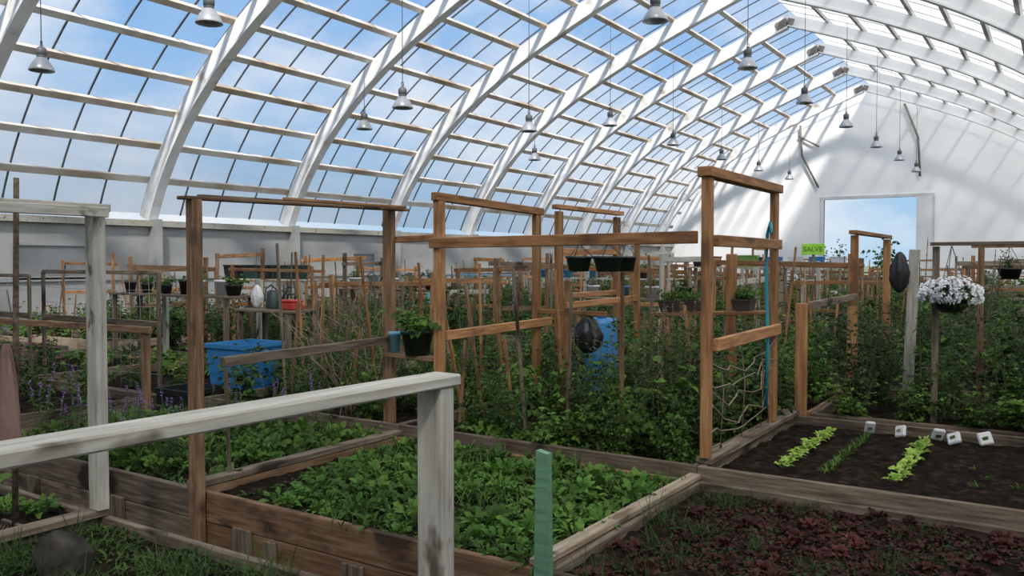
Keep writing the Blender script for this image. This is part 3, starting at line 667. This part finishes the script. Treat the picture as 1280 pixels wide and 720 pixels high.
for i in range(5):
    if i%2: can(-11.1+i*.45,11.56,z,R.choice([GREENP,REDP,BLUEP]),'plastic watering can standing on a brown bench')
    else: pot(-11.1+i*.45,11.56,z,.12,.2,R.choice([WHITEP,BLUEP,BLACKP]),'plant pot on a brown potting bench',FLOW,.5)
z=table(-5.3,11.56,2.0,0.4,1.1,WOODG,'weathered bench in the path between beds')
for i in range(4): pot(-6.1+i*.5,11.56,z,.11,.18,R.choice([WHITEP,BLUEP,BLACKP,REDP]),'plant pot on a weathered bench',FLOW,.5)
z=table(-11.6,16.0,2.6,0.4,1.35,LBLUEP,'pale blue covered bench between the beds')
z=table(-5.3,16.0,1.9,0.4,1.55,WOODP,'pale bench between the beds')
tote(-5.15,16.0,z,.5,.35,.22,LIMEP,'lime green plastic tote standing on a pale bench'); tote(-5.9,16.0,z,.5,.35,.2,BLACKP,'black plastic tote standing on a pale bench')
z=table(-9.0,33.3,5,0.4,1.5,WHITEW,'long white bench near the end of the hall')
for i in range(6): tote(-11.1+i*.8,33.3,z,0.55,0.35,0.35,R.choice([BLUEP,WHITEP,BLACKP]),'plastic storage tote standing on a long bench')
slots=[(c,k,u) for c in COLS[1:5] for k in (3,5,7) for u in (.35,1.15,1.95)]
R.shuffle(slots)
for (c,k,u) in slots[:24]:
    xx=c[0]+u; yy=rows[k][1]+.12+.17
    if k==3 and (-9.9<xx<-6.5 or -13<xx<-10.2 or -6.4<xx<-4.2): continue
    pot(xx,yy,0,.12,R.uniform(.6,1.0),R.choice([BLACKP,BLUEP,WHITEP,GREENP,BROWNP,LBLUEP]),'tall garden tub standing in the path between beds',LEAFY,.9,name='garden_tub',group='garden tubs in the paths',cat='garden tub')
def sign(x,y,z,w,h,txt):
    e=thing('garden_sign',(x,y,z),'lime green hand-made sign reading SALVE on a post','sign')
    beam('panel',(x-w/2,y,z+h/2),(x+w/2,y,z+h/2),0.02,h,SIGN,e); beam('post',(x,y+.03,0.0),(x,y+.03,z+h),0.05,0.03,WOODG,e)
    c=bpy.data.curves.new('lettering','FONT'); c.body=txt; c.size=h*.62; c.align_x='CENTER'; c.align_y='CENTER'; c.extrude=.002
    o=bpy.data.objects.new('tmp',c); COL.objects.link(o); bpy.context.view_layer.update()
    me=bpy.data.meshes.new_from_object(o.evaluated_get(bpy.context.evaluated_depsgraph_get())); bpy.data.objects.remove(o)
    me.materials.clear(); me.materials.append(INK)
    o=bpy.data.objects.new('lettering',me); COL.objects.link(o); o.parent=e; o.location=(0,-.014,h/2); o.rotation_euler=(math.pi/2,0,0)
sign(-4.16,17.2,1.80,0.44,0.22,'SALVE')
def basket(x,y,z,r,petal,label,hang=0.4):
    e=thing('hanging_basket',(x,y,z),label,'hanging basket')
    lathe('pot',[(0,0),(r*.5,0.01),(r*.8,r*.35),(r*.9,r*.7),(r*.95,r*.72),(r*.95,r*.8),(0,r*.75)],BLACKP,e,(x,y,z),20)
    m=MB()
    for i in range(260):
        d=rdir(-.25,.8); p=Vector((d.x*r*1.2,d.y*r*1.2,r*.8+d.z*r*.7))*R.uniform(.6,1); p.z=max(p.z,r*.3) if abs(d.x)+abs(d.y)<.8 else p.z
        m.leaf(p,d+Vector((0,0,.2)),.06,.035,.3,0,3)
    me=m.mesh('foliage',[LG2]); put('foliage',me,e,(x,y,z))
    m=MB()
    for i in range(210):
        d=rdir(-.2,.95); p=Vector((d.x*r*1.45,d.y*r*1.45,r*.85+d.z*r*1.0))*R.uniform(.85,1.08)
        u=d.cross(Vector((0,0,1)))
        u=u.normalized() if u.length>.05 else Vector((1,0,0)); v=d.cross(u)
        for j in range(5): m.leaf(p,u*math.cos(j*1.257)+v*math.sin(j*1.257)+d*.3,.028,.028,.05,0,3)
    fo=put('flowers',m.mesh('flowers',[petal]),e,(x,y,z)); fo['kind']='stuff'
    tube('hanger_wires',[([(r*.9*math.cos(a),r*.9*math.sin(a),r*.75),(0,0,r*.75+hang)],.004,.004) for a in (.3,2.4,4.5)],BALL,e,(x,y,z),4)
basket(-0.76,7.62,1.24,0.155,WPET,'hanging basket overflowing with white flowers',.43)
frame([(-0.88,7.70,0,1.78,(0,0),(0.05,0.04)),(0.45,7.70,0,1.78,(0,0),(0.05,0.04))],[((-0.92,7.66,1.80),(0.6,7.66,1.80),(0.04,0.03))],WOODG,'weathered frame carrying a hanging basket')
pot(-0.40,8.6,1.50,.10,.10,BLACKP,'small hanging pot with pink flowers',FLOW[1:],.4,name='hanging_pot',hang=.2)
frame([(-0.62,8.6,0,1.78,(0,0),(.05,.04))],[((-0.7,8.6,1.80),(0.6,8.6,1.80),(.03,.04))],WOODM,'weathered frame carrying a small pot')
for (x,y,w,rz,tl) in [(-1.20,6.66,.07,.3,.3),(-.98,6.62,.08,-.5,-.5),(-.75,6.66,.08,.4,.4),(-.62,6.60,.09,-.2,-.7),(-.42,6.66,.09,.2,-.4),(-.13,6.66,.08,-.3,.35)]:
    e=thing('seed_packet',(x,y,0.365),'white crumpled seed packet propped on the soil at a crop row','seed packet','seed packets marking rows')
    o=beam('packet',(x-w/2,y,0.425),(x+w/2,y+.01,0.43),0.03,0.09,WHITEP,e,bev=.009)
    beam('printed_patch',(x-w*.2,y-.0175,0.425),(x+w*.2,y-.0155,0.43),0.002,0.02,R.choice([DRY,DRY,LG2]),e,bev=0)
    e.rotation_euler=(tl,tl*.6,rz)
# ---------------------------------------------------------------- planting near
SB=0.305; SC=0.365
G1='turnip greens in the near bed'
for i in range(16):
    for j in range(13):
        x=-3.88+i*.13+R.uniform(-.05,.05); y=3.12+j*.127+R.uniform(-.05,.05)
        if x<-3.65 and j<4 : continue
        if R.random()<.05: continue
        if R.random()<.10:
            plant('weed_tuft',WEED,x,y,SB,R.uniform(.9,1.4),'tuft of fine grassy weed','grass','weed tufts'); continue
        plant('turnip_green',RAD,x,y,SB,R.uniform(.5,1.15),'leafy bright green turnip plant in dark soil','turnip green',G1)
for i in range(13):
    for j in range(9):
        x=-6.35+i*.17+R.uniform(-.06,.06); y=3.2+j*.175+R.uniform(-.07,.07)
        if R.random()<.08: continue
        if R.random()<.65: plant('leafy_green',SMALLG,x,y,SB,R.uniform(.9,1.5),'small leafy green seedling clump in the bed','leafy green','leafy greens in the side bed')
        else: plant('weed_tuft',WEED,x,y,SB,R.uniform(.9,1.5),'tuft of fine grassy weed','grass','weed tufts')
for i in range(18):
    for j in range(13):
        x=-1.72+i*.124+R.uniform(-.06,.06); y=3.10+j*.13+R.uniform(-.06,.06)
        q=R.random()
        if q<(.32 if x<-1.0 else .12):
            plant('onion_plant',ONI,x,y,SB,R.uniform(.35,.75),'clump of thin green onion leaves','onion','onion clumps')
        elif q<(.65 if x<-1.1 else .92):
            plant('red_lettuce',LET,x,y,SB,R.uniform(.5,.95),'dark red leaf lettuce growing low on soil','lettuce','red lettuces')
def mat_stuff(name,x0,x1,y0,y1,z,n,mats,L,W,label,cat,lo=.2,hi=.9,pr=.5):
    m=MB()
    for i in range(n):
        b=Vector((R.uniform(x0,x1)-x0,R.uniform(y0,y1)-y0,R.uniform(-.005,.01)))
        k=noise.noise(Vector((b.x*3,b.y*3,x0)))
        if k<-.25: continue
        m.leaf(b,rdir(lo,hi),L*R.uniform(.5,1.3),W*R.uniform(.6,1.3),.4,0 if R.random()<pr else 1,3,R.uniform(-.8,.8))
    o=put(name,m.mesh(name,mats),None,(x0,y0,z)); return tag(o,label,cat,None,'stuff')
mat_stuff('red_seedling_mat',-1.70,.46,3.06,4.70,SB,9000,[LRED,LG],.038,.016,'low tangled mat of tiny dark red seedlings on soil','seedlings',pr=.72)
mat_stuff('weed_mat',-4.05,-1.5,1.0,2.4,SB,9000,[LG,LG2],.075,.009,'low mat of fine dark grassy weeds','weeds',.4,.98)
mat_stuff('weed_mat',-6.4,-4.25,3.1,4.68,SB,5000,[LG,LG2],.06,.014,'low mat of fine green weeds between crops','weeds',.2,.9)
mat_stuff('weed_mat',-3.95,-1.95,3.1,4.68,SB,3500,[LG,LRAD],.05,.016,'low mat of fine green weeds between crops','weeds',.2,.9)
mat_stuff('weed_mat',-4.05,-1.9,4.9,6.75,SC,6000,[LG,LG2],.09,.020,'low mat of leafy weeds under the bushes','weeds',.2,.95)
for i in range(95):
    plant('onion_plant',ONI,R.uniform(-4.0,-1.6),R.uniform(1.1,2.38),SB,R.uniform(.5,.9),'clump of thin green onion leaves','onion','onion clumps')
for i in range(45):
    plant('leafy_green',SMALLG,R.uniform(-6.3,-4.3),R.uniform(1.2,2.35),SB,R.uniform(.9,1.4),'small leafy green seedling clump in the bed','leafy green','leafy greens in the side bed')
for i in range(8): plant('purple_flower_stalk',LUP,-6.3+i*.2,3.25+R.uniform(-.08,.3),SB,R.uniform(.7,1.05),'clump of purple flower spikes','purple flower','purple flower spikes')
for i in range(4): plant('purple_flower_stalk',LUP,-6.2+i*.45,4.5+R.uniform(-.1,.1),SB,R.uniform(.7,.95),'clump of purple flower spikes','purple flower','purple flower spikes')
for (x,k) in ((-1.45,0),(-1.19,1),(-.80,0)):
    for i in range(20):
        y=5.3+i*.067
        plant('seedling',SEED if k==0 else SEEDF,x+R.uniform(-.01,.01),y,SC,R.uniform(.75,1.15),'bright green seedling in a straight crop row','seedling','rows of seedlings')
for i in range(10):
    plant('sprout',SEEDF,R.uniform(-.5,.3),R.uniform(5.1,6.4),SC,R.uniform(.6,1.0),'sparse green sprout in dark soil','sprout','sparse sprouts')
for i in range(5):
    for j in range(4):
        plant('potato_plant',BUSHB if (i+j)%2==0 else BUSHA,-3.68+i*.41+R.uniform(-.06,.06),5.08+j*.46+R.uniform(-.06,.06),SC,(.60 if j==0 else (.74 if i<2 else .98))*R.uniform(.85,1.1),'dense bushy green potato plant','potato plant','bushy potato plants')
for i in range(6):
    for j in range(4):
        if j==0 and i%2: continue
        plant('potato_plant',BUSHA+BUSHB,-6.3+i*.39+R.uniform(-.06,.06),5.1+j*.47+R.uniform(-.06,.06),SC,R.uniform(.55,.9),'dense bushy green potato plant','potato plant','bushy potato plants')
for i in range(4): plant('leafy_green',SMALLG,-3.5+i*.2,4.94,SC,1.2,'small leafy green seedling clump in the bed','leafy green','leafy greens in the side bed')
for i in range(18):
    plant('wispy_weed',WISP,R.choice([R.uniform(-6.3,-4.3),R.uniform(-2.8,-2.0)]),R.uniform(5.3,6.7),SC,R.uniform(.7,1.1),'tall wispy seeding weed stems','weed','tall wispy weeds')
for i in range(45):
    c=R.choice(COLS[:5]); a,b=R.choice(rows[:5])
    plant('wispy_weed',WISP,R.uniform(c[0]+.2,c[1]-.2),R.uniform(a+.2,b-.2),.3,R.uniform(.9,1.3),'tall wispy seeding weed stems','weed','tall wispy weeds')
plant('tomato_plant',TALL,.05,6.45,SC,.66,'tall leafy green tomato plant','tomato plant','tall tomato plants')
plant('tomato_plant',TALL,.30,6.0,SC,.6,'tall leafy green tomato plant','tomato plant','tall tomato plants')
for x in (-1.5,-1.05,-.6,-.15,.3): plant('potato_plant',BUSHB,x,7.62,.3,.78,'dense bushy green potato plant','potato plant','bushy potato plants')
ps=[]
for i in range(34):
    p=Vector((R.uniform(-.3,.3),R.uniform(-.3,.3),0)); pts=[p]
    d=Vector((R.uniform(-.3,.3),R.uniform(-.3,.3),1))
    for k in range(6):
        d=(d+Vector((R.uniform(-.5,.5),R.uniform(-.5,.5),R.uniform(-.2,.2)))).normalized(); p=p+d*.2; pts.append(p)
    ps.append((pts,.006,.002))
tag(tube('dry_vine',ps,DRY,None,(-5.0,5.25,.34),4),'tangle of dry brown twiggy vine stems','dry vine')
tag(tube('dry_vine',ps[:20],DRY,None,(-7.9,7.9,.31),4),'tangle of dry brown twiggy vine stems','dry vine')
for (x0,x1) in COLS[3:]:
    for (a,b) in ((3.0,4.77),(4.79,6.85)):
        for i in range(6):
            kd=R.random()
            x=x0+.4+(i%3)*.75+R.uniform(-.1,.1); y=a+.45+(i//3)*.9+R.uniform(-.1,.1)
            if kd<.35: plant('potato_plant',BUSHB,x,y,.30,R.uniform(.55,.85),'dense bushy green potato plant','potato plant','bushy potato plants')
            elif kd<.7: plant('marigold',FLOW,x,y,.30,R.uniform(.8,1.1),'flowering garden plant with small bright blooms','flower','flowering plants')
            else: plant('leafy_crop',LEAFY,x,y,.30,R.uniform(.8,1.2),'low bright leafy crop plant','leafy plant','leafy crops')
for k,(a,b) in enumerate(rows):
    for (x0,x1) in COLS:
        nx,ny=(4,2) if k<2 else ((3,2) if k<4 else ((2,2) if k<7 else (2,1)))
        if x0>-5 and k<2: nx,ny=4,3
        th=R.choice(['tomato','potato','potato','mix','low','low','mix'])
        if x0>-5 and k<4: th='tomato' if x0>-2 else 'mix'
        for ii in range(nx):
            for jj in range(ny):
                x=x0+(x1-x0)*(ii+.5)/nx+R.uniform(-.1,.1); y=a+(b-a)*(jj+.5)/ny+R.uniform(-.1,.1); z=.3
                big=1.0 if k<3 else (1.1 if k<7 else 1.3)
                t=th if th!='mix' else R.choice(['tomato','potato','low'])
                if t=='tomato' and cnt.get('tomato_plant',0)<290: plant('tomato_plant',TALL,x,y,z,R.uniform(.55,.85)*(big if not(x0>-2 and k<2) else .95),'tall leafy green tomato plant','tomato plant','tall tomato plants')
                elif t=='low' : plant('leafy_crop',LEAFY+FLOW,x,y,z,R.uniform(.9,1.4)*big,'low bright leafy crop plant','leafy plant','leafy crops')
                elif cnt.get('potato_plant',0)<290: plant('potato_plant',BUSHA+BUSHB,x,y,z,R.uniform(.75,1.1)*big,'dense bushy green potato plant','potato plant','bushy potato plants')
                else: plant('bean_plant',BUSHA,x,y,z,R.uniform(.8,1.1)*big,'dense bushy green bean plant','bean plant','bean plants')
print(cnt,tn)
# ---------------------------------------------------------------- light, world, camera
try:
    bpy.context.scene.view_settings.view_transform='Standard'
except Exception as ex: print(ex)
sun=bpy.data.lights.new('sun','SUN'); sun.energy=6.0; sun.angle=math.radians(5); sun.color=(1,.955,.88)
so=bpy.data.objects.new('sun',sun); COL.objects.link(so)
so.rotation_euler=Vector((-0.42,0.55,-0.72)).to_track_quat('-Z','Y').to_euler()
w=bpy.data.worlds.new('world'); bpy.context.scene.world=w; w.use_nodes=True; nt=w.node_tree
bg=nt.nodes['Background']; tc=nt.nodes.new('ShaderNodeTexCoord')
mp=nt.nodes.new('ShaderNodeMapping'); mp.inputs['Scale'].default_value=(1,1,2.0); nt.links.new(tc.outputs['Generated'],mp.inputs[0])
no=nt.nodes.new('ShaderNodeTexNoise'); no.inputs['Scale'].default_value=3.0; no.inputs['Detail'].default_value=7; no.inputs['Roughness'].default_value=.55
nt.links.new(mp.outputs[0],no.inputs['Vector'])
cl=ramp(nt,[(.44,(0,0,0)),(.66,(1,1,1))]); nt.links.new(no.outputs['Fac'],cl.inputs[0])
sp=nt.nodes.new('ShaderNodeSeparateXYZ'); nt.links.new(tc.outputs['Generated'],sp.inputs[0])
gr=ramp(nt,[(0.0,(0.46,0.68,0.88)),(.25,(0.24,0.48,0.84)),(.8,(0.11,0.32,0.74))]); nt.links.new(sp.outputs[2],gr.inputs[0])
mx=nt.nodes.new('ShaderNodeMixRGB'); nt.links.new(cl.outputs[0],mx.inputs[0]); nt.links.new(gr.outputs[0],mx.inputs[1]); mx.inputs[2].default_value=(.86,.90,.95,1)
nt.links.new(mx.outputs[0],bg.inputs[0]); bg.inputs[1].default_value=0.98
cam=bpy.data.cameras.new('camera'); cam.lens=36*1050/1280; cam.clip_end=1000
co=bpy.data.objects.new('camera',cam); COL.objects.link(co); co.location=(0,0,1.65)
co.rotation_euler=(math.radians(90-1.75),0,math.radians(33.3)); bpy.context.scene.camera=co
